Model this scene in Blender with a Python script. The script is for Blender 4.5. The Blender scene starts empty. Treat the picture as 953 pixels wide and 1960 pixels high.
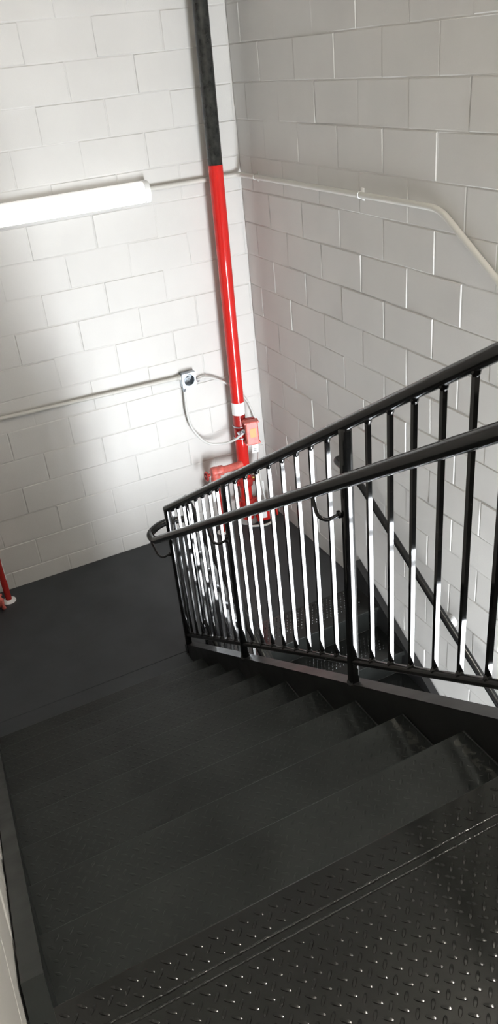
import bpy, math, random
from mathutils import Vector, Matrix
random.seed(7)
C = bpy.context.scene.collection
SC = bpy.context.scene

# ------------------------------------------------------------------ helpers
def width_(b): return b < .01
class MB:
    """collects geometry and links it as ONE mesh object"""
    def __init__(s): s.v = []; s.f = []; s.sm = []
    def add(s, vs, fs, smooth=False):
        b = len(s.v); s.v += [tuple(p) for p in vs]
        for f in fs: s.f.append(tuple(i + b for i in f)); s.sm.append(smooth)
    def box(s, a, b):
        x0, y0, z0 = a; x1, y1, z1 = b
        vs = [(x0,y0,z0),(x1,y0,z0),(x1,y1,z0),(x0,y1,z0),(x0,y0,z1),(x1,y0,z1),(x1,y1,z1),(x0,y1,z1)]
        s.add(vs, [(0,3,2,1),(4,5,6,7),(0,1,5,4),(1,2,6,5),(2,3,7,6),(3,0,4,7)])
    def obox(s, c, size, M):
        hx, hy, hz = [q / 2 for q in size]; c = Vector(c)
        vs = [c + M @ Vector((x*hx, y*hy, z*hz)) for x, y, z in [(-1,-1,-1),(1,-1,-1),(1,1,-1),(-1,1,-1),(-1,-1,1),(1,-1,1),(1,1,1),(-1,1,1)]]
        s.add(vs, [(0,3,2,1),(4,5,6,7),(0,1,5,4),(1,2,6,5),(2,3,7,6),(3,0,4,7)])
    def prism(s, prof, x0, x1):
        """profile in (y,z), counter-clockwise seen from +x, extruded along x"""
        n = len(prof)
        vs = [(x0, y, z) for y, z in prof] + [(x1, y, z) for y, z in prof]
        fs = [tuple(range(n-1, -1, -1)), tuple(range(n, 2*n))]
        for i in range(n):
            j = (i + 1) % n; fs.append((i, j, n + j, n + i))
        s.add(vs, fs)
    def tube(s, pts, r, n=14, caps=True, closed=False):
        pts = [Vector(p) for p in pts]; m = len(pts)
        rad = r if isinstance(r, (list, tuple)) else [r] * m
        T = []
        for i in range(m):
            a = pts[(i-1) % m] if (closed or i > 0) else pts[i]
            b = pts[(i+1) % m] if (closed or i < m-1) else pts[i]
            T.append((b - a).normalized())
        u = T[0].orthogonal().normalized(); vs = []; fs = []
        for i in range(m):
            if i:
                q = T[i-1].rotation_difference(T[i]); u = (q @ u).normalized()
            w = T[i].cross(u)
            k = 1.0
            if 0 < i < m-1: k = 1
            for j in range(n):
                an = 2*math.pi*j/n
                vs.append(pts[i] + (u*math.cos(an) + w*math.sin(an)) * rad[i] * k)
        for i in range(m if closed else m-1):
            for j in range(n):
                a = i*n+j; b = i*n+(j+1) % n; c = ((i+1) % m)*n+(j+1) % n; d = ((i+1) % m)*n+j
                fs.append((a, b, c, d))
        s.add(vs, fs, True)
        if caps and not closed:
            s.add([vs[j] for j in range(n)], [tuple(range(n-1, -1, -1))])
            s.add([vs[(m-1)*n+j] for j in range(n)], [tuple(range(n))])
    def lathe(s, o, axis, prof, n=20, smooth=True):
        """prof: list of (distance along axis, radius)"""
        o = Vector(o); ax = Vector(axis).normalized(); u = ax.orthogonal().normalized(); w = ax.cross(u)
        vs = []; fs = []
        for t, r in prof:
            for j in range(n):
                an = 2*math.pi*j/n; vs.append(o + ax*t + (u*math.cos(an)+w*math.sin(an))*r)
        for i in range(len(prof)-1):
            for j in range(n):
                fs.append((i*n+j, i*n+(j+1) % n, (i+1)*n+(j+1) % n, (i+1)*n+j))
        s.add(vs, fs, smooth)
        s.add(vs[:n], [tuple(range(n-1, -1, -1))]); s.add(vs[-n:], [tuple(range(n))])
    def torus(s, o, axis, R, r, n=24, k=8):
        o = Vector(o); ax = Vector(axis).normalized(); u = ax.orthogonal().normalized(); w = ax.cross(u)
        s.tube([o + (u*math.cos(2*math.pi*i/n)+w*math.sin(2*math.pi*i/n))*R for i in range(n)], r, k, closed=True)
    def build(s, name, m, parent=None, bevel=0, label=None):
        me = bpy.data.meshes.new(name); me.from_pydata(s.v, [], s.f)
        me.polygons.foreach_set('use_smooth', s.sm); me.materials.append(m); me.update()
        o = bpy.data.objects.new(name, me); C.objects.link(o)
        if parent is not None:
            o.parent = parent; o.matrix_parent_inverse = Matrix.Translation(-parent.location)
        if bevel:
            b = o.modifiers.new('Bevel', 'BEVEL'); b.width = bevel; b.segments = 2 if width_(bevel) else 5; b.harden_normals = False; b.limit_method = 'ANGLE'; b.angle_limit = 0.7
        if label: o['label'] = label
        return o

def tag(o, label, cat, group=None):
    o['label'] = label; o['category'] = cat
    if group: o['group'] = group
    return o
def thing(name, loc, label, cat, group=None):
    o = bpy.data.objects.new(name, None); o.empty_display_size = .05; o.location = loc; C.objects.link(o)
    return tag(o, label, cat, group)
def struct(o): o['kind'] = 'structure'; return o
def copy_part(src, name, parent, loc):
    o = src.copy(); C.objects.link(o); o.name = name; o.parent = parent
    o.matrix_parent_inverse = Matrix.Translation(-parent.location); o.location = loc
    return o
def fillet(pts, r, n=6):
    pts = [Vector(p) for p in pts]; out = [pts[0]]
    for i in range(1, len(pts)-1):
        a, b, c = pts[i-1], pts[i], pts[i+1]
        d1 = (a-b); d2 = (c-b); rr = min(r, d1.length*.48, d2.length*.48)
        p = b + d1.normalized()*rr; q = b + d2.normalized()*rr
        for k in range(n+1):
            t = k/n; out.append(p*(1-t)**2 + b*2*t*(1-t) + q*t*t)
    out.append(pts[-1]); return out
def spline(pts, n=8):
    P = [Vector(p) for p in pts]; P = [P[0]*2-P[1]] + P + [P[-1]*2-P[-2]]; out = []
    for i in range(1, len(P)-2):
        for k in range(n):
            t = k/n; a, b, c, d = P[i-1], P[i], P[i+1], P[i+2]
            out.append(.5*((2*b)+(c-a)*t+(2*a-5*b+4*c-d)*t*t+(3*b-a-3*c+d)*t**3))
    out.append(P[-2]); return out

# ---------------------------------------------------------------- materials
def mat(name, col, rough=.5, bump=0, bscale=200, bdist=.001, metal=0, var=0, vscale=6, rvar=0, emit=None, spec=.5, coat=0, col2=None):
    m = bpy.data.materials.new(name); m.use_nodes = True; nt = m.node_tree; N = nt.nodes; L = nt.links
    b = N['Principled BSDF']
    b.inputs['Base Color'].default_value = (*col, 1); b.inputs['Roughness'].default_value = rough
    b.inputs['Metallic'].default_value = metal; b.inputs['Specular IOR Level'].default_value = spec
    if coat: b.inputs['Coat Weight'].default_value = coat; b.inputs['Coat Roughness'].default_value = .06
    tc = N.new('ShaderNodeTexCoord')
    if var:
        no = N.new('ShaderNodeTexNoise'); no.inputs['Scale'].default_value = vscale; no.inputs['Detail'].default_value = 5
        mx = N.new('ShaderNodeMix'); mx.data_type = 'RGBA'
        c2 = col2 if col2 else tuple(q*(1-var) for q in col)
        mx.inputs['A'].default_value = (*col, 1); mx.inputs['B'].default_value = (*c2, 1)
        rp = N.new('ShaderNodeMapRange'); rp.inputs['From Min'].default_value = .4; rp.inputs['From Max'].default_value = .7
        L.new(tc.outputs['Object'], no.inputs['Vector']); L.new(no.outputs['Fac'], rp.inputs['Value'])
        L.new(rp.outputs['Result'], mx.inputs['Factor']); L.new(mx.outputs['Result'], b.inputs['Base Color'])
    if rvar:
        no = N.new('ShaderNodeTexNoise'); no.inputs['Scale'].default_value = vscale*1.7; no.inputs['Detail'].default_value = 6
        rp = N.new('ShaderNodeMapRange'); rp.inputs['To Min'].default_value = max(.03, rough-rvar); rp.inputs['To Max'].default_value = rough+rvar
        rp.inputs['From Min'].default_value = .3; rp.inputs['From Max'].default_value = .7
        L.new(tc.outputs['Object'], no.inputs['Vector']); L.new(no.outputs['Fac'], rp.inputs['Value']); L.new(rp.outputs['Result'], b.inputs['Roughness'])
    if bump:
        no = N.new('ShaderNodeTexNoise'); no.inputs['Scale'].default_value = bscale; no.inputs['Detail'].default_value = 3
        bp = N.new('ShaderNodeBump'); bp.inputs['Strength'].default_value = bump; bp.inputs['Distance'].default_value = bdist
        L.new(tc.outputs['Object'], no.inputs['Vector']); L.new(no.outputs['Fac'], bp.inputs['Height']); L.new(bp.outputs['Normal'], b.inputs['Normal'])
    if emit:
        b.inputs['Emission Color'].default_value = (*emit[0], 1); b.inputs['Emission Strength'].default_value = emit[1]
    return m

M_WALL = mat('painted block', (.60, .590, .568), .45, .35, 160, .0012, var=.05, vscale=3, spec=.35)
M_CEIL = mat('ceiling paint', (.62, .61, .59), .8, .2, 60)
M_BASEFLOOR = mat('polished pale concrete', (.74, .74, .73), .3, .1, 40, var=.06)
M_FLOOR = mat('black floor paint', (.041, .0455, .050), .62, .35, 260, .0008, var=.25, vscale=4, spec=.4)
M_PLATE = mat('black plate', (.0100, .0108, .0100), .15, .12, 120, .0003, var=.3, vscale=7, rvar=.03, spec=.5)
M_TREAD = mat('tread plate', (.0185, .0215, .0205), .36, .15, 120, .0004, var=.3, vscale=7, rvar=.06, spec=.3)
M_STEEL = mat('black painted steel', (.012, .012, .012), .36, .2, 90, .0006, rvar=.05)
M_GLOSS = mat('gloss black', (.005, .005, .005), .05, spec=.6)
M_RAIL = mat('satin black', (.009, .009, .009), .17, .08, 90, .0004, spec=.45)
M_RED = mat('red pipe paint', (.55, .020, .016), .07, .04, 60, .0005)
M_DKRED = mat('dark red paint', (.36, .026, .022), .25, .15, 80, .0005)
M_SALMON = mat('faded red valve', (.68, .15, .12), .4, .3, 60, .002, var=.4, vscale=30)
M_BLKPIPE = mat('black iron pipe', (.012, .013, .012), .10, .12, 60, .0006, var=.4, vscale=25, col2=(.035, .036, .033))
M_WHITE = mat('white vinyl', (.85, .85, .84), .4)
M_GALV = mat('galvanised steel', (.62, .68, .74), .3, .2, 60, metal=.85, var=.4, vscale=40)
M_GALVPAINT = mat('painted conduit', (.56, .55, .51), .4, .15, 120, .0006)
M_FLEX = mat('flexible conduit', (.58, .58, .56), .42, spec=.4)
M_LENS = mat('lamp lens', (.9, .9, .9), .3, emit=((1, .985, .96), .5))
M_LAMPON = mat('lit lamp lens', (.9, .9, .9), .3, emit=((1, .94, .84), 270))
M_FILLLAMP = mat('added fill diffuser', (.9, .9, .9), .3, emit=((1, .96, .90), 20))  # glow of the added near-wall fill light
M_LAMPBODY = mat('white enamel', (.84, .84, .83), .3)
M_ORANGE = mat('orange sticker', (.80, .22, .015), .4)
M_BRASS = mat('brass', (.70, .48, .16), .3, metal=1)
M_ALU = mat('aluminium', (.6, .6, .6), .35, metal=1)
M_GREY = mat('grey plastic', (.35, .36, .36), .4)
M_GLASS = bpy.data.materials.new('window glass'); M_GLASS.use_nodes = True
_n = M_GLASS.node_tree.nodes; _l = M_GLASS.node_tree.links; _n.clear()
_o = _n.new('ShaderNodeOutputMaterial'); _mx = _n.new('ShaderNodeMixShader'); _t = _n.new('ShaderNodeBsdfTransparent'); _g = _n.new('ShaderNodeBsdfGlossy')
_g.inputs['Roughness'].default_value = .02; _mx.inputs[0].default_value = .06
_l.new(_t.outputs[0], _mx.inputs[1]); _l.new(_g.outputs[0], _mx.inputs[2]); _l.new(_mx.outputs[0], _o.inputs[0])

# plate with scuffed paint along its right-hand end (wear keeps its own ragged shape)
M_SCUFF = M_TREAD.copy(); M_SCUFF.name = 'scuffed plate'
def _scuff():
    nt = M_SCUFF.node_tree; N = nt.nodes; L = nt.links; b = N['Principled BSDF']
    tc = N.new('ShaderNodeTexCoord'); sp = N.new('ShaderNodeSeparateXYZ'); L.new(tc.outputs['Object'], sp.inputs[0])
    no = N.new('ShaderNodeTexNoise'); no.inputs['Scale'].default_value = 28; no.inputs['Detail'].default_value = 6
    L.new(tc.outputs['Object'], no.inputs['Vector'])
    ad = N.new('ShaderNodeMath'); ad.operation = 'MULTIPLY_ADD'; ad.inputs[1].default_value = .05; L.new(no.outputs['Fac'], ad.inputs[0]); L.new(sp.outputs['X'], ad.inputs[2])
    cmp_ = N.new('ShaderNodeMath'); cmp_.operation = 'COMPARE'; cmp_.inputs[1].default_value = -1.284; cmp_.inputs[2].default_value = .010
    L.new(ad.outputs[0], cmp_.inputs[0])
    no2 = N.new('ShaderNodeTexNoise'); no2.inputs['Scale'].default_value = 55; no2.inputs['Detail'].default_value = 4; L.new(tc.outputs['Object'], no2.inputs['Vector'])
    g = N.new('ShaderNodeMath'); g.operation = 'GREATER_THAN'; g.inputs[1].default_value = .45; L.new(no2.outputs['Fac'], g.inputs[0])
    mu = N.new('ShaderNodeMath'); mu.operation = 'MULTIPLY'; L.new(cmp_.outputs[0], mu.inputs[0]); L.new(g.outputs[0], mu.inputs[1])
    old = b.inputs['Base Color'].links[0].from_socket
    mx = N.new('ShaderNodeMix'); mx.data_type = 'RGBA'; mx.inputs['B'].default_value = (.048, .048, .044, 1)
    L.new(mu.outputs[0], mx.inputs['Factor']); L.new(old, mx.inputs['A']); L.new(mx.outputs['Result'], b.inputs['Base Color'])
_scuff()

# ------------------------------------------------------------- measurements
RISE, RUN = .167, .273
XL = -2.49            # left wall face
YN = -5.38            # near wall face
ZB, ZC = -.167*13, 5.0   # lower floor, ceiling
BH, BL = .2032, .4064
def nose_up(y): return RISE * (-1.34 - y) / RUN
def nose_lo(y): return -RISE * (-1.585 - y) / RUN

# ---------------------------------------------------------------- the shell
def block_wall(name, P, u0, u1, phases, flip, slab):
    mb = MB(); rnd = random.Random(name)
    m = -12
    while .125 + m*BH < ZC:
        z0 = .125 + m*BH; z1 = min(z0 + BH, ZC); z0 = max(z0, ZB)
        n = -1 - m                       # course index, as counted from the light fixture
        ph = phases[(15 - m) % 2]
        k = math.floor((u0 - ph)/BL)
        while ph + k*BL < u1:
            a = max(u0, ph + k*BL); b = min(u1, ph + (k+1)*BL); k += 1
            if b - a < .02: continue
            d = rnd.gauss(0, .0008); t = rnd.gauss(0, .0009); t2 = rnd.gauss(0, .0008)
            j0, j1 = .0022, .0065
            vs = []
            g_ = -rnd.uniform(.0016, .0036)
            for ins, dep in ((0, g_), (j0, g_), (j1, 0)):
                for (uu, zz, su, sz) in ((a+ins, z0+ins, -1, -1), (b-ins, z0+ins, 1, -1), (b-ins, z1-ins, 1, 1), (a+ins, z1-ins, -1, 1)):
                    dd = dep if dep < 0 else d + t*su + t2*sz
                    vs.append(P(uu, zz, dd))
            fs = []
            for r in (0, 4):
                for i in range(4):
                    q = (r+i, r+(i+1) % 4, r+4+(i+1) % 4, r+4+i); fs.append(q)
            fs.append((8, 9, 10, 11))
            if flip: fs = [f[::-1] for f in fs]
            mb.add(vs, fs)
        m += 1
    mb.box(*slab)
    return struct(mb.build(name, M_WALL))
block_wall('wall_far', lambda u, z, d: (u, -d, z), XL, 0, (-.0116, -.205), False, ((XL-.2, .004, ZB), (.2, .2, ZC)))
block_wall('wall_right', lambda u, z, d: (-d, u, z), YN, 0, (-.165, -.3716), True, ((.004, YN, ZB), (.2, .004, ZC)))
block_wall('wall_left', lambda u, z, d: (XL + d, u, z), YN, 0, (-.10, -.303), False, ((XL-.2, YN, ZB), (XL-.004, .004, ZC)))
# near wall with the glazed street door at the foot of the lower flight
DX0, DX1, DZ1 = -1.15, -.02, .85
w = MB()
w.box((XL-.2, YN-.2, ZB), (DX0, YN, ZC)); w.box((DX1, YN-.2, ZB), (.2, YN, ZC)); w.box((DX0, YN-.2, DZ1), (DX1, YN, ZC))
struct(w.build('wall_near', M_WALL))
w = MB(); w.box((XL-.2, YN-.2, ZC), (.2, .2, ZC+.15)); struct(w.build('ceiling', M_CEIL))
w = MB(); w.box((XL-.2, YN-.4, ZB-.15), (.2, .2, ZB)); struct(w.build('floor', M_BASEFLOOR))
w = MB()
for a, b in (((DX0, YN-.12, ZB), (DX0+.045, YN-.06, DZ1)), ((DX1-.045, YN-.12, ZB), (DX1, YN-.06, DZ1)), ((DX0, YN-.12, DZ1-.05), (DX1, YN-.06, DZ1)), ((DX0, YN-.12, .40), (DX1, YN-.06, .45)), ((DX0, YN-.12, ZB), (DX1, YN-.06, ZB+.12))): w.box(a, b)
dr = struct(w.build('door_1', M_ALU))
w = MB(); w.box((DX0+.04, YN-.094, ZB+.1), (DX1-.04, YN-.088, DZ1-.04)); struct(w.build('door_pane', M_GLASS, dr))
w = MB(); w.tube(fillet([(DX0+.08, YN-.06, -.8), (DX0+.08, YN-.01, -.8), (DX0+.08, YN-.01, -.4), (DX0+.08, YN-.06, -.4)], .03), .011); struct(w.build('door_handle', M_ALU, dr))

# --------------------------------------------------------- chequer plate
def lozenges(mb, x0, x1, y0, y1, z, pitch=.0165, L=.0110, W=.0038, H=.0015):
    """raised bars of the chequer plate: steep sides, narrow rounded ridge"""
    nx = int((x1-x0)/pitch); ny = int((y1-y0)/pitch)
    ox = x0 + ((x1-x0) - (nx-1)*pitch)/2; oy = y0 + ((y1-y0) - (ny-1)*pitch)/2
    ST = (-1, -.85, -.6, -.25, .25, .6, .85, 1)
    for i in range(nx):
        for j in range(ny):
            if (i + j) % 2: continue
            an = math.radians(47 if i % 2 else -43)
            ca, sa = math.cos(an), math.sin(an)
            def q(u, v, h): return (ox+i*pitch+u*ca-v*sa, oy+j*pitch+u*sa+v*ca, z+h)
            top = []; sides = []
            for t in ST:
                wd = W*math.sqrt(max(0, 1-t*t)); h = H*(1-t*t)**.8; r = wd*.72
                top += [q(t*L, -r, h), q(t*L, 0, h*1.06), q(t*L, r, h)]
                sides += [q(t*L, -wd, 0), q(t*L, -r, h), q(t*L, r, h), q(t*L, wd, 0)]
            m = len(ST); f1 = []; f2 = []
            for k in range(m-1):
                a, b = k*3, k*3+3
                f1 += [(a, b, b+1, a+1), (a+1, b+1, b+2, a+2)]
                a, b = k*4, k*4+4
                f2 += [(a, b, b+1, a+1), (a+2, b+2, b+3, a+3)]
            mb.add(top, f1, True); mb.add(sides, f2, True)
def studs(mb, x0, x1, y0, y1, z, px_=.0265, py_=.0235, w=.0052, h=.0050):
    """punched grip buttons of the lower steps: a curved front wall leaning back, flat top, sloping tail"""
    nx = int((x1-x0)/px_); ny = int((y1-y0)/py_); n = 6
    for i in range(nx):
        for j in range(ny):
            cx = x0 + (i + .5 + (.25 if j % 2 else -.25))*px_; cy = y0 + (j + .5)*py_
            front = []; top = []
            for k in range(n+1):
                a = math.radians(-102 + (k/n-.5)*34)       # direction the wall faces
                ox_ = w*2*math.cos(a+math.radians(0)); 
                u = (k/n-.5)*2*w; dx, dy = math.cos(a), math.sin(a)
                bx_, by_ = cx + u*.98 , cy + u*.21 + (u/w)**2*.0016
                front += [(bx_, by_, z), (bx_-dx*h*.31, by_-dy*h*.31, z+h)]
                top.append((bx_-dx*h*.31, by_-dy*h*.31, z+h))
            fs = [(2*k, 2*k+2, 2*k+3, 2*k+1) for k in range(n)]
            mb.add(front, fs, True)
            L_, R_ = top[0], top[-1]
            tl = (cx-w*.7, cy+.011, z); tr = (cx+w*.7, cy+.013, z)
            mb.add(top + [tr, tl], [tuple(range(n+3))])
            mb.add([front[0], front[1], tl], [(0, 1, 2)]); mb.add([front[-2], tr, front[-1]], [(0, 1, 2)])
def nose_profile(yn, yb, z, s, t=.006, lip=.045, r=.004):
    """plate from its back yb to the nosing yn with a rounded edge and a lip; s = direction of the nosing along y"""
    pr = [(yb, z)]
    for k in range(5):
        a = math.radians(90*k/4); pr.append((yn - s*r + s*r*math.sin(a), z - r + r*math.cos(a)))
    pr += [(yn, z-lip), (yn-s*t, z-lip), (yn-s*t, z-t-r*.6), (yn-s*(t+r*.6), z-t), (yb, z-t)]
    return pr if s < 0 else pr[::-1]

# --------------------------------------------------------- mid landing
w = MB(); w.box((XL, -1.31, -.10), (0, 0, 0))
fl = struct(w.build('floor_landing', M_FLOOR, bevel=.003))
w = MB(); yb = -1.313
w.prism(nose_profile(-1.585, yb, .0, -1, lip=.02), -1.11, -.05); studs(w, -1.10, -.10, -1.515, -1.322, 0)
w.build('edge_plate', M_PLATE, fl)['kind'] = 'structure'
w = MB(); w.box((-2.44, -1.64, -.02), (-1.275, yb, -.001)); w.box((-1.275, -1.5, -.10), (-1.112, yb, -.004)); 
w.box((-1.105, -1.562, -.16), (-.05, -1.55, -.012))
w.build('edge_plate', M_FLOOR, fl)['kind'] = 'structure'

# --------------------------------------------------------- upper flight
up = thing('stair_flight', (-1.87, -1.6, 0), 'broad black checker plate stairs descending from the viewer to the dark landing', 'stairs')
for k in range(1, 10):
    z = RISE*k; yn = -1.34 - RUN*k
    w = MB(); w.prism(nose_profile(yn, yn-RUN-.02, z, 1), -2.44, -1.27)
    lozenges(w, -2.43, -1.275, yn-RUN-.01, yn-.012, z, L=.0098, W=.0033, H=.0008)
    w.build('tread', M_SCUFF if k >= 8 else M_TREAD, up)
for k in range(1, 11):
    z = RISE*k; yn = -1.34 - RUN*k
    w = MB(); w.box((-2.44, yn-.028, z-RISE+.0005), (-1.27, yn-.022, z-.007)); w.build('riser', M_PLATE, up)
def sloped(mb, x0, x1, ya, yb, top, depth, f, zlo=None):
    mb.prism([(ya, f(ya)+top-depth if zlo is None else max(zlo, f(ya)+top-depth)), (ya, f(ya)+top), (yb, f(yb)+top), (yb, f(yb)+top-depth)], x0, x1)
w = MB()
sloped(w, -1.270, -1.262, -1.30, -4.05, .07, .27, nose_up, -.09)
sloped(w, -1.262, -1.218, -1.30, -4.05, .07, .010, nose_up); sloped(w, -1.262, -1.218, -1.45, -4.05, -.19, .010, nose_up)
w.build('stringer', M_STEEL, up)
w = MB(); yk = -1.34-.273*(10*.167+.002-.045)/.167; w.prism([(-1.32, -.005), (-1.32, nose_up(-1.32)+.045), (yk, RISE*10+.002), (-4.30, RISE*10+.002), (-4.30, RISE*10-.2), (yk, RISE*10-.2), (-1.7, -.005)], XL+.006, -2.44); w.build('stringer', M_TREAD, up)
# weld beads along the right-hand tread ends
for k in (5, 6, 7, 8, 9):
    z = RISE*k; yn = -1.34 - RUN*k; w = MB(); pts = []; rr = []
    for i in range(24):
        pts.append((-1.2725, yn - .004 - i*.0113, z+.001)); rr.append(.0032 + random.uniform(-.0009, .0009))
    w.tube(pts, rr, 6); w.build('weld_bead', M_STEEL, up)

# --------------------------------------------------------- upper landing
ul = thing('landing_platform', (-1.25, -4.7, RISE*10), 'black checker plate landing at the head of the stairs with shiny raised lozenges', 'landing')
ZU = RISE*10
w = MB(); w.prism(nose_profile(-4.07, -4.147, ZU, 1), XL+.002, -1.20); lozenges(w, XL+.02, -1.21, -4.142, -4.082, ZU, H=.0021); w.build('nosing_plate', M_PLATE, ul)
w = MB(); w.box((XL+.002, YN+.002, ZU-.008), (0-.002, -4.171, ZU)); lozenges(w, XL+.03, -.03, YN+.03, -4.176, ZU, H=.0019); w.build('deck_plate', M_PLATE, ul)
w = MB(); pts = []; rr = []
for sy in (-4.149, -4.168):
    pts = []; rr = []
    for i in range(330):
        pts.append((XL+.01 + i*.0039, sy+random.uniform(-.0006, .0006), ZU-.0012+random.uniform(-.0005, .0005))); rr.append(.0036+random.uniform(-.0011, .0011))
    w.tube(pts, rr, 8)
w.box((XL+.002, -4.171, ZU-.012), (-1.20, -4.147, ZU-.0004))
w.build('weld_bead', M_PLATE, ul)
w = MB(); w.box((XL+.002, -4.12, ZU-.14), (0-.002, -4.10, ZU-.008)); w.box((-1.198, -4.171, ZU-.008), (-.002, -4.09, ZU)); w.box((XL+.002, YN+.002, ZU-.2), (-.002, YN+.03, ZU-.008)); w.build('fascia_channel', M_STEEL, ul)

# --------------------------------------------------------- lower flight
lo = thing('stair_flight', (-.58, -1.6, -.1), 'narrow glossy black stairs running down behind the guard along the right wall', 'stairs')
for k in range(1, 13):
    z = -RISE*k; yn = -1.585 - RUN*k
    w = MB(); w.prism(nose_profile(yn, yn+RUN+.02, z, -1, lip=.03), -1.11, -.05)
    if k < 5: studs(w, -1.10, -.10, yn+.075, yn+RUN-.012, z)
    w.build('tread', M_PLATE, lo)
for k in range(1, 14):
    z = -RISE*k; yn = -1.585 - RUN*(k-1)
    w = MB(); w.box((-1.108, yn+.020, z+.0005), (-.052, yn+.026, z+RISE-.007)); w.build('riser', M_PLATE, lo)
w = MB(); sloped(w, -.050, -.006, -1.31, -4.80, .03, .27, nose_lo); w.build('stringer', M_STEEL, lo)
w = MB(); sloped(w, -1.118, -1.110, -1.45, -4.80, .05, .27, nose_lo); sloped(w, -1.172, -1.118, -1.45, -4.80, .05, .01, nose_lo); w.build('stringer', M_STEEL, lo)

# --------------------------------------------------------- guards
XG = -1.255
def rail_top(y): return 1.070 + .626*(-1.42 - y)
def rail_bot(y): return .224 + .624*(-1.47 - y)
TW = Matrix.Rotation(math.radians(-4.0), 3, 'Z')
g1 = thing('guard_railing', (XG, -2.7, .8), 'long black steel guard with closely spaced square balusters rising toward the viewer', 'railing')
def rail_tube(pts, r): w = MB(); w.tube(pts, r, 20); return w
YE = -4.20
rail_tube(fillet([(XG, -1.335, rail_top(-1.335)), (XG, YE, rail_top(YE)), (XG, -5.25, rail_top(YE)+.02)], .12), .0195).build('top_rail', M_RAIL, g1)
rail_tube(fillet([(XG, -1.345, rail_bot(-1.345)), (XG, YE, rail_bot(YE)), (XG, -5.25, rail_bot(YE)+.02)], .08), .0135).build('bottom_rail', M_RAIL, g1)
NEW = [(-1.34, 0.0), (-2.235, None), (-3.218, None), (-4.20, None)]
for y, zf in NEW:
    if zf is None: zf = nose_up(y) + .071 if y > -4.1 else ZU
    zt = rail_top(y) + (.012 if y > -1.4 else -.004)
    w = MB(); w.obox((XG, y, (zf+zt)/2+.0003), (.036, .036, zt-zf), TW if y < -3 else Matrix.Rotation(-.025, 3, 'Z')); np_ = w.build('newel_post', M_GLOSS, g1, bevel=.0125)
    w = MB(); w.lathe((XG, y, zf+.0005), (0, 0, 1), [(0, .024), (.005, .022), (.010, .016)], 16); w.build('weld_bead', M_GLOSS, np_)
def twist(y): return Matrix.Rotation(math.radians(max(-4.2, -1.2 - 1.24*(-1.4 - y))), 3, 'Z')
def baluster(y, x, zb, zt, parent, s=.0127):
    tw = twist(y)
    w = MB(); w.obox((x, y, (zb+zt)/2), (s, s, zt-zb), tw)
    # weld fillets at both ends
    for z, q in ((zt-.004, -1), (zb+.004, 1)):
        w.lathe((x, y, z), (0, 0, q), [(-.004, .0125), (.004, .0115), (.011, .008), (.013, .006)], 10)
    return w.build('baluster', M_GLOSS, parent)
YS = [-3.754, -3.65, -3.541, -3.44, -3.336, -3.112, -3.005, -2.903, -2.794, -2.683, -2.572, -2.459, -2.35, -3.858, -3.963, -4.07]
YS += [-1.34 - (i+1)*.0994 for i in range(8)]
for y in YS: baluster(y, XG, rail_bot(y)+.010, rail_top(y)-.016, g1)

# guard of the lower flight, behind the first one
XH = -1.145
g2 = thing('guard_railing', (XH, -2.0, .2), 'black balustrade of the lower stairs, half hidden behind the near guard', 'railing')
def lt(y): return 1.03 + .612*(y + 1.42)
def lb(y): return .20 + .612*(y + 1.42)
rail_tube([(XH, -1.36, lt(-1.36)), (XH, -3.9, lt(-3.9))], .0195).build('top_rail', M_RAIL, g2)
rail_tube([(XH, -1.36, lb(-1.36)), (XH, -3.9, lb(-3.9))], .0135).build('bottom_rail', M_RAIL, g2)
for y in (-1.37, -2.3, -3.2):
    zf = nose_lo(y)+.05 if y < -1.4 else -.003
    w = MB(); w.obox((XH, y, (zf+lt(y)-.004)/2), (.030, .030, lt(y)-.004-zf), TW); w.build('newel_post', M_GLOSS, g2, bevel=.005)
for i in range(24):
    y = -1.47 - i*.1025
    if abs(y+2.3) < .04 or abs(y+3.2) < .04: continue
    baluster(y, XH, lb(y)+.010, lt(y)-.016, g2)

# continuous handrail that turns round the end post
XR = -1.335
def hr(y): return .979 + .622*(-1.551 - y)
hd = thing('handrail', (XR, -2.6, 1.6), 'thick black tube handrail on curved brackets, turning back round the end post', 'handrail')
pth = [(XR, -5.2, hr(-4.3)), (XR, -4.3, hr(-4.3)), (XR, -1.27, hr(-1.27)), (XR, -1.165, hr(-1.27)-.012), (XR+.10, -1.125, hr(-1.27)+.01), (-1.05, -1.15, .80), (-1.05, -1.38, .82-.03), (-1.05, -3.9, .79-.612*2.52)]
rail_tube(fillet(pth, .085, 8), .0215).build('rail_tube', M_RAIL, hd)
for y in (-1.215, -2.19, -3.16, -4.15):
    z = hr(y); yy = {-1.215: -1.32}.get(y, y-.04)
    w = MB()
    dz = .052 if y > -1.4 else .085
    w.tube(fillet([(XG-.012, yy, z-dz), (XR+.02, yy+.01, z-dz-.015), (XR, yy+.03, z-dz), (XR, y+.02, z-.016)], .04, 7), .0062, 10)
    w.lathe((XG-.018, yy, z-dz), (-1, 0, 0), [(0, .013), (.006, .013), (.008, .008)], 14)
    w.build('bracket', M_GLOSS, hd)

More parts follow.
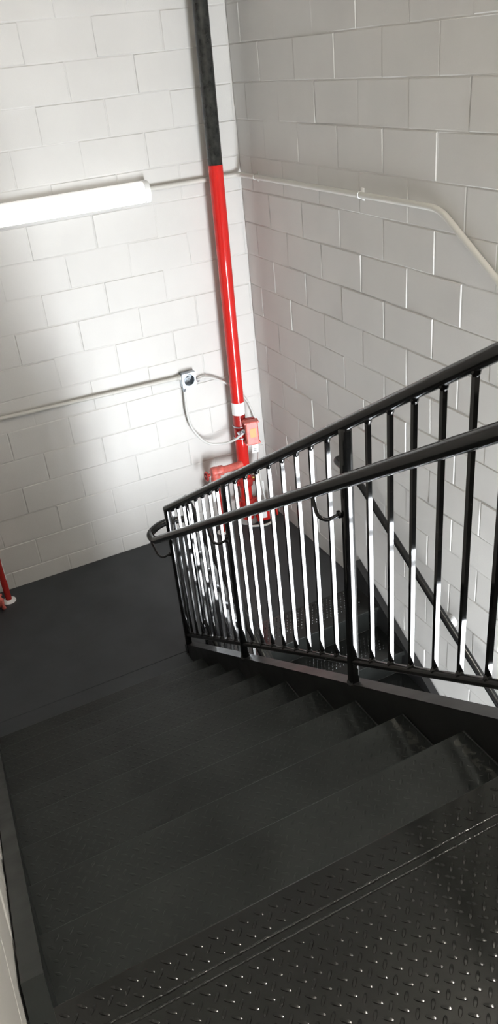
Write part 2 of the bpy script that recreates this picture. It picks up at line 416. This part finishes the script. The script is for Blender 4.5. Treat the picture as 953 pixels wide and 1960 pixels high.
# --------------------------------------------------------- wall handrail, right wall
XW = -.075
wr = thing('handrail', (XW, -2.0, .5), 'slim black handrail sloping down on brackets along the right-hand block wall', 'handrail')
def wz(y): return .835 + .585*(y + 1.46)
rail_tube(fillet([(-.004, -1.16, .885), (XW, -1.16, .885), (XW, -1.43, .845), (XW, -3.95, wz(-3.95))], .065, 8), .0205).build('rail_tube', M_RAIL, wr)
for y in (-2.24, -3.3):
    z = wz(y); w = MB(); w.tube(fillet([(-.003, y, z-.075), (XW+.01, y, z-.075), (XW, y, z-.018)], .03), .006, 10)
    w.lathe((-.001, y, z-.075), (-1, 0, 0), [(0, .034), (.004, .034), (.008, .028), (.014, .012)], 20); w.build('bracket', M_WHITE if y == -2.24 else M_GLOSS, wr, label='white painted bracket' if y == -2.24 else None)

# --------------------------------------------------------- sprinkler riser in the corner
def px(z): return -.2415 + .0120*(z-1)
PY = -.12
rs = thing('standpipe', (px(0), PY, 0), 'tall fire sprinkler pipe in the corner, red below and black above', 'pipe')
R_ = .0455
def pipe_seg(z0, z1, r=R_): w = MB(); w.tube([(px(z0), PY, z0), (px(z1), PY, z1)], r, 32); return w
pipe_seg(2.541, ZC-.001).build('upper_pipe', M_BLKPIPE, rs, label='black upper length of pipe')
pipe_seg(.888, 2.541, R_+.0004).build('lower_pipe', M_RED, rs, label='bright red middle length of pipe')
pipe_seg(.775, .888, R_).build('lower_pipe', M_DKRED, rs, label='dark red collar length below the white band')
pipe_seg(0.002, .775, R_+.0003).build('lower_pipe', M_RED, rs, label='red bottom length of pipe')
w = MB(); w.tube([(px(.885), PY, .885), (px(.978), PY, .978)], R_+.0014, 32, caps=False); w.build('band', M_WHITE, rs, label='white band around the pipe')
w = MB(); w.lathe((px(0), PY, .0005), (0, 0, 1), [(0, .085), (.006, .083), (.016, .060), (.02, .047)], 28); w.build('floor_flange', M_GREY, rs)
for z in (.16, .34): 
    w = MB(); w.lathe((px(z), PY, z), (0, 0, 1), [(-.035, .050), (-.032, .058), (-.01, .060), (.01, .060), (.032, .058), (.035, .050)], 28)
    for sx in (-1, 1): w.box((px(z)+sx*.066-.016, PY-.016, z-.018), (px(z)+sx*.066+.016, PY+.016, z+.018)); w.lathe((px(z)+sx*.068, PY-.026, z), (0, 1, 0), [(0, .007), (.052, .007)], 8)
    w.build('coupling', M_DKRED, rs)
# ceiling-of-landing clamp
w = MB(); w.torus((px(4.6), PY, 4.6), (0, 0, 1), R_+.004, .006); w.box((px(4.6)-.012, PY+R_, 4.588), (px(4.6)+.012, -.001, 4.612)); w.build('pipe_clamp', M_GALV, rs)

# drain valve branch to the left of the riser
dv = thing('drain_valve', (-.48, -.16, .0), 'faded red angle valve and drain branch left of the corner pipe', 'valve')
BZ = .50
w = MB(); w.tube(fillet([(px(BZ)-.03, PY-.03, BZ), (-.40, -.165, BZ+.004), (-.485, -.175, BZ+.015)], .04), .027, 18); w.build('branch_pipe', M_SALMON, dv)
w = MB()
w.lathe((-.455, -.172, BZ+.012), (-1, -.05, .1), [(-.02, .030), (-.015, .037), (.01, .038), (.015, .034), (.05, .038), (.07, .036), (.078, .026)], 20)
w.lathe((-.50, -.176, BZ+.0), (0, 0, -1), [(-.035, .026), (-.02, .034), (.03, .034), (.034, .038), (.06, .038), (.064, .03), (.085, .024)], 20); dv_body = w.build('valve_body', M_SALMON, dv)
w = MB(); c_ = Vector((-.575, -.185, BZ+.005)); w.torus(c_, (-1, 0, .1), .031, .007, 22, 8)
for a in (0, 72, 144, 216, 288):
    q = math.radians(a); w.tube([c_, c_+Vector((0, math.cos(q), math.sin(q)))*.031], .005, 8)
w.lathe((-.545, -.18, BZ+.007), (-1, -.05, 0), [(0, .012), (.036, .010)], 10); w.build('hand_wheel', M_DKRED, dv_body)
w = MB(); w.lathe((-.50, -.176, BZ-.07), (0, 0, -1), [(0, .020), (.006, .027), (.028, .027), (.032, .020), (.05, .018)], 6, False); w.build('union_nut', M_BRASS, dv)
w = MB(); w.tube([(-.50, -.176, BZ-.11), (-.50, -.176, .002)], .0215, 18); w.build('drop_pipe', M_DKRED, dv)
w = MB(); w.lathe((-.50, -.176, .0005), (0, 0, 1), [(0, .042), (.005, .040), (.01, .024)], 20); w.build('floor_flange', M_WHITE, dv)
w = MB(); w.obox((-.528, -.202, .345), (.052, .002, .10), Matrix.Rotation(math.radians(12), 3, 'Z')); w.torus((-.522, -.198, .402), (1, .2, 0), .010, .0015, 14, 6); w.build('tag_plate', M_WHITE, dv)

# flow switch on the riser
fs = thing('flow_switch', (-.19, -.19, .73), 'small red alarm switch box with orange sticker clamped on corner pipe', 'switch')
RM = Matrix.Rotation(math.radians(-12), 3, 'Z')
fc = Vector((-.198, -.205, .765))
w = MB(); w.obox(fc+Vector((0, .028, 0)), (.094, .034, .185), RM); w.build('housing', M_DKRED, fs, bevel=.006)
w = MB(); w.obox(fc+RM@Vector((.0, -.018, 0)), (.092, .060, .180), RM)
for sx in (-1, 1):
    for sz in (-1, 1): w.lathe(fc+RM@Vector((sx*.047, .012, sz*.080)), RM@Vector((0, -1, 0)), [(0, .010), (.052, .010), (.058, .006)], 10)
fs_cover = w.build('cover', M_SALMON, fs, bevel=.008)
w = MB(); w.obox(fc+RM@Vector((.004, -.0485, .004)), (.044, .0012, .068), RM); w.build('sticker', M_ORANGE, fs_cover)
w = MB(); w.obox(fc+RM@Vector((.012, -.030, -.128)), (.046, .002, .075), RM @ Matrix.Rotation(math.radians(14), 3, 'X')); fs_tag = w.build('paper_tag', M_WHITE, fs)
w = MB()
for t in range(3): w.obox(fc+RM@Vector((.012, -.0325, -.112-.016*t)), (.026, .0012, .005), RM @ Matrix.Rotation(math.radians(14), 3, 'X') @ Matrix.Rotation(.5, 3, 'Y'))
w.build('tag_marks', M_GREY, fs_tag)
w = MB(); w.torus((px(.70), PY, .705), (0, 0, 1), R_+.004, .0045, 26, 8); w.build('u_bolt', M_GALV, fs); w = MB(); w.torus((px(.80), PY, .795), (0, 0, 1), R_+.004, .0045, 26, 8); w.build('u_bolt', M_GALV, fs)
w = MB(); w.lathe(fc+Vector((-.045, .02, .005)), (-1, .12, -.22), [(-.004, .017), (.012, .017), (.013, .013), (.03, .013), (.031, .016), (.05, .015)], 14); w.build('conduit_connector', M_GALV, fs)

# pressure gauge beside the riser
gg = thing('pressure_gauge', (-.165, -.165, .42), 'small grey pressure gauge with hanging white tag right of corner pipe', 'gauge')
w = MB(); w.tube(fillet([(px(.36)+.04, PY-.02, .36), (-.155, -.165, .36), (-.155, -.168, .42)], .02), .009, 10); w.build('stem', M_BRASS, gg)
w = MB(); w.lathe((-.155, -.150, .455), (-.2, -1, .1), [(-.004, .030), (0, .037), (.03, .037), (.034, .034)], 24); gg_case = w.build('case', M_GREY, gg)
w = MB(); w.lathe((-.162, -.184, .458), (-.2, -1, .1), [(0, .030), (.001, .030)], 24); w.build('dial', M_WHITE, gg_case)
w = MB(); w.obox((-.160, -.185, .275), (.062, .002, .115), Matrix.Rotation(math.radians(-10), 3, 'Z')); w.tube([(-.158, -.183, .332), (-.155, -.175, .365)], .0015, 6); w.build('tag_plate', M_WHITE, gg)

# control valve at the foot
cv = thing('control_valve', (-.17, -.2, .05), 'red valve gear with small handwheel low in the corner by the floor', 'valve')
w = MB(); w.obox((-.175, -.215, .085), (.10, .085, .11), RM); w.lathe((-.215, -.165, .085), (.4, -.7, 0), [(-.03, .032), (.03, .032)], 16); cv_box = w.build('gear_box', M_RED, cv, bevel=.01)
w = MB(); w.obox((-.182, -.259, .09), (.045, .0014, .065), RM); w.build('label_plate', M_WHITE, cv_box)
w = MB(); hc = Vector((-.055, -.205, .082)); w.torus(hc, (1, -.35, .1), .056, .0085, 24, 8)
for a in (0, 120, 240):
    q = math.radians(a); w.tube([hc, hc + Vector((.25*math.cos(q), math.cos(q), math.sin(q))).normalized()*.055], .006, 8)
w.lathe((-.13, -.21, .085), (1, .05, 0), [(0, .016), (.03, .012), (.085, .010)], 12); w.build('hand_wheel', M_RED, cv)
w = MB(); w.obox((-.115, -.235, .075), (.035, .03, .045), RM); w.tube(spline([(-.12, -.24, .05), (-.13, -.27, .012), (-.19, -.285, .010), (-.25, -.26, .010), (-.3, -.235, .012)], 6), .009, 8); w.build('switch_cable', M_FLEX, cv)

# --------------------------------------------------------- red drain pipe at the left edge
dp = thing('drain_pipe', (-2.119, -.141, 0), 'thin red pipe standing on the landing at the left edge', 'pipe')
w = MB(); w.tube([(-2.119, -.141, .002), (-2.119, -.141, ZC-.001)], .0213, 20); w.build('riser_pipe', M_DKRED, dp)
w = MB(); w.lathe((-2.119, -.141, .0005), (0, 0, 1), [(0, .047), (.006, .045), (.014, .030), (.016, .022)], 24); w.build('floor_flange', M_WHITE, dp)
w = MB(); w.obox((-2.0985, -.146, .25), (.003, .016, .15), Matrix.Rotation(-.2, 3, 'Z')); w.build('sticker', M_WHITE, dp)
w = MB(); w.lathe((-2.165, -.215, .062), (-1, -.1, 0), [(0, .030), (.004, .060), (.016, .060), (.018, .034), (.05, .032), (.20, .032)], 24)
for a in range(4):
    q = math.radians(45+90*a); w.lathe((-2.157, -.214+.046*math.cos(q), .062+.046*math.sin(q)), (-1, -.1, 0), [(0, .009), (.026, .009)], 6, False)
w.build('side_flange', M_SALMON, dp)

# --------------------------------------------------------- junction box and conduits
jb = thing('junction_box', (-.558, -.03, 1.2), 'open square galvanised junction box on the far wall', 'electrical box')
bx, bz, bs, bd = -.558, 1.199, .051, .052
w = MB(); t = .003
w.box((bx-bs, -.004, bz-bs), (bx+bs, -.001, bz+bs))
w.box((bx-bs, -bd, bz-bs), (bx-bs+t, -.001, bz+bs)); w.box((bx+bs-t, -bd, bz-bs), (bx+bs, -.001, bz+bs))
w.box((bx-bs, -bd, bz-bs), (bx+bs, -.001, bz-bs+t)); w.box((bx-bs, -bd, bz+bs-t), (bx+bs, -.001, bz+bs)); w.build('box_shell', M_GALV, jb)
w = MB(); n = 40; vs = []; ring = []
for i in range(n):
    a = 2*math.pi*(i+.5)/n; c, s = math.cos(a), math.sin(a); k = 1/max(abs(c), abs(s))
    for (r, y) in ((.038, -bd-.003), (.038, -bd)): vs.append((bx+c*r, y, bz+s*r))
    for y in (-bd-.003, -bd): vs.append((bx+c*k*bs, y, bz+s*k*bs))
fsx = []
for i in range(n):
    j = (i+1) % n; a, b = i*4, j*4
    fsx += [(a, b, b+2, a+2), (a+1, a+3, b+3, b+1), (a, a+1, b+1, b), (a+2, b+2, b+3, a+3)]
w.add(vs, fsx)
w.torus((bx, -bd-.003, bz), (0, 1, 0), .040, .003, 30, 6)
for sx, sz in ((-1, 1), (1, -1)): w.lathe((bx+sx*.036, -bd-.003, bz+sz*.036), (0, -1, 0), [(0, .005), (.003, .004)], 10)
w.build('mud_ring', M_GALV, jb)
w = MB()
for k in range(3):
    w.tube(spline([(bx-.02+.015*k, -.008, bz-.03), (bx-.01+.01*k, -.03, bz-.01+.006*k), (bx+.012-.012*k, -.035, bz+.012), (bx+.004*k, -.015, bz+.02)], 5), .0025, 6)
w.build('wires', M_GREY, jb)

def conduit(name, pts, r, m, label, cat, group=None, fit=(), loc=None):
    t = thing(name, loc or pts[len(pts)//2], label, cat, group)
    w = MB(); w.tube(pts, r, 14); w.build('tube', m, t)
    for p, d in fit:
        w = MB(); w.lathe(p, d, [(0, r*1.1), (.002, r*1.5), (.014, r*1.5), (.016, r*1.25), (.03, r*1.25), (.032, r)], 14); w.build('fitting', M_GALV if m is M_FLEX else m, t)
    return t
c1 = conduit('conduit', [(XL+.001, -.022, 1.272), (bx-bs, -.026, 1.223)], .0132, M_GALVPAINT, 'straight grey conduit entering the junction box from the left', 'conduit', fit=[((bx-bs, -.026, 1.223), (-1, 0, .02))])
for x in (-2.2, -1.1):
    z = 1.2 + .0255*(-x-.1) if False else 1.223 + (-.609-x)*.026
    w = MB(); w.box((x-.01, -.004, z-.028), (x+.01, -.001, z+.028)); w.torus((x, -.022, z), (1, 0, 0), .0150, .003, 16, 6); w.build('strap', M_GALVPAINT, c1)
flex1 = spline([(bx-.036, -.028, bz-bs), (-.600, -.032, 1.06), (-.602, -.038, .95), (-.580, -.05, .83), (-.500, -.07, .712), (-.40, -.10, .682), (-.32, -.15, .705), (-.268, -.185, .748), (-.240, -.187, .765)], 8)
conduit('flexible_conduit', flex1, .0088, M_FLEX, 'flexible grey conduit looping down from junction box to the red switch', 'conduit', fit=[((bx-.036, -.028, bz-bs), (-.05, 0, -1))])
flex2 = spline([(bx+bs, -.028, bz-.030), (-.44, -.032, 1.185), (-.36, -.036, 1.155), (-.28, -.038, 1.10), (-.20, -.04, 1.02), (-.135, -.045, .93), (-.095, -.06, .80), (-.088, -.08, .66), (-.11, -.11, .53), (-.14, -.15, .43), (-.150, -.20, .30), (-.14, -.225, .16), (-.12, -.235, .10)], 8)
conduit('flexible_conduit', flex2, .0075, M_FLEX, 'thin grey flexible conduit passing behind the corner pipe from the junction box', 'conduit', fit=[((bx+bs, -.028, bz-.030), (1, 0, 0))])
rc = conduit('conduit', fillet([(-.64, -.02, 2.452), (-.02, -.02, 2.452), (-.02, -2.05, 2.462), (-.02, -5.36, 2.462-.62*3.31*1.0)], .07, 8)[:-1] + [Vector((-.02, -3.9, 2.462-.62*1.85))], .0150, M_GALVPAINT, 'painted conduit running from the lamp round the corner and down the right wall', 'conduit', loc=(-.02, -1, 2.45))
for y in (-.25, -1.42):
    z = 2.452 + (-y)*.005
    w = MB(); w.box((-.004, y-.011, z-.03), (-.001, y+.011, z+.03)); w.torus((-.02, y, z), (0, 1, 0), .0160, .0028, 16, 6); w.lathe((-.003, y, z-.022), (-1, 0, 0), [(0, .006), (.004, .005)], 8); w.build('strap', M_WHITE if y < -1 else M_GALVPAINT, rc)

# --------------------------------------------------------- wall lamps
def lamp(name, O, ax, nrm, L, lens, label, upv=(0, 0, 1)):
    """wraparound fluorescent fixture: O = one end at wall, ax along it, nrm out of the wall"""
    O = Vector(O); ax = Vector(ax); nrm = Vector(nrm); upv = Vector(upv)
    t = thing(name, O + ax*L/2, label, 'lamp')
    def P(a, d, h): return O + ax*a + nrm*d + upv*h
    prof = [(.012, .062)]
    for k in range(13):
        a = math.radians(90 - 180*k/12); prof.append((.042 + .050*math.cos(a), .062*math.sin(a) if abs(math.sin(a)) < 1 else .062*math.sin(a)))
    prof.append((.012, -.062)); n = len(prof)
    def sweep(a0, a1, sc, m, nm):
        w = MB(); vs = [P(a0, d*sc, h*sc) for d, h in prof] + [P(a1, d*sc, h*sc) for d, h in prof]
        w.add(vs, [(i, (i+1) % n, n+(i+1) % n, n+i) for i in range(n)], True)
        w.add(vs[:n], [tuple(range(n))[::-1]]); w.add(vs[n:], [tuple(range(n))]); w.build(nm, m, t)
    sweep(.03, L-.03, 1.0, lens, 'diffuser'); sweep(0, .032, 1.05, M_LAMPBODY, 'end_cap'); sweep(L-.032, L, 1.05, M_LAMPBODY, 'end_cap')
    w = MB(); vs = [P(a, d, h) for a in (.005, L-.005) for d in (.001, .0118) for h in (-.055, .055)]
    w.add(vs, [(0,1,3,2),(4,6,7,5),(0,4,5,1),(2,3,7,6),(0,2,6,4),(1,5,7,3)]); w.build('back_pan', M_LAMPBODY, t)
    return t
lamp('wall_lamp', (-.652, 0, 2.443), (-1, 0, 0), (0, -1, 0), 1.24, M_LENS, 'white wraparound tube lamp glowing on the far wall')
lamp('wall_lamp', (0, -3.75, 4.55), (0, -1, 0), (-1, 0, 0), .62, M_LAMPON, 'lit warm tube lamp high on the right wall above the landing')

lamp('wall_lamp', (-1.0, YN, 4.4), (-1, 0, 0), (0, 1, 0), 1.24, M_FILLLAMP, 'added fill lamp high on the near wall, out of view')  # fill light added out of view to brighten the far and right walls

# --------------------------------------------------------- daylight
W = bpy.data.worlds.new('sky'); SC.world = W; W.use_nodes = True
bg = W.node_tree.nodes['Background']; bg.inputs['Color'].default_value = (.90, .94, .985, 1); bg.inputs['Strength'].default_value = 56
pl = bpy.data.lights.new('door_portal', 'AREA'); pl.shape = 'RECTANGLE'; pl.size = DX1-DX0; pl.size_y = DZ1-ZB
pl.cycles.is_portal = True
po = bpy.data.objects.new('door_portal', pl); C.objects.link(po); po.location = ((DX0+DX1)/2, YN-.15, (DZ1+ZB)/2); po.rotation_euler = (math.radians(90), 0, 0)

# --------------------------------------------------------- camera
cam = bpy.data.cameras.new('camera'); co = bpy.data.objects.new('camera', cam); C.objects.link(co)
R = [(0.89212285, -0.44243454, -0.09147954), (-0.29435914, -0.415604, -0.86059631), (0.34273827, 0.79468547, -0.50100447)]
co.matrix_world = Matrix(((R[0][0], -R[1][0], -R[2][0], -2.35465), (R[0][1], -R[1][1], -R[2][1], -5.01372), (R[0][2], -R[1][2], -R[2][2], 3.14776), (0, 0, 0, 1)))
cam.sensor_fit = 'HORIZONTAL'; cam.sensor_width = 36; cam.lens = 1529.472*36/953; cam.clip_start = .02
SC.camera = co
vs_ = SC.view_settings; vs_.view_transform = 'Standard'; vs_.look = 'None'; vs_.gamma = 1; vs_.use_curve_mapping = False; vs_.exposure = 0
SC.cycles.use_denoising = True
SC.cycles.max_bounces = 10; SC.cycles.diffuse_bounces = 6; SC.cycles.sample_clamp_indirect = 12
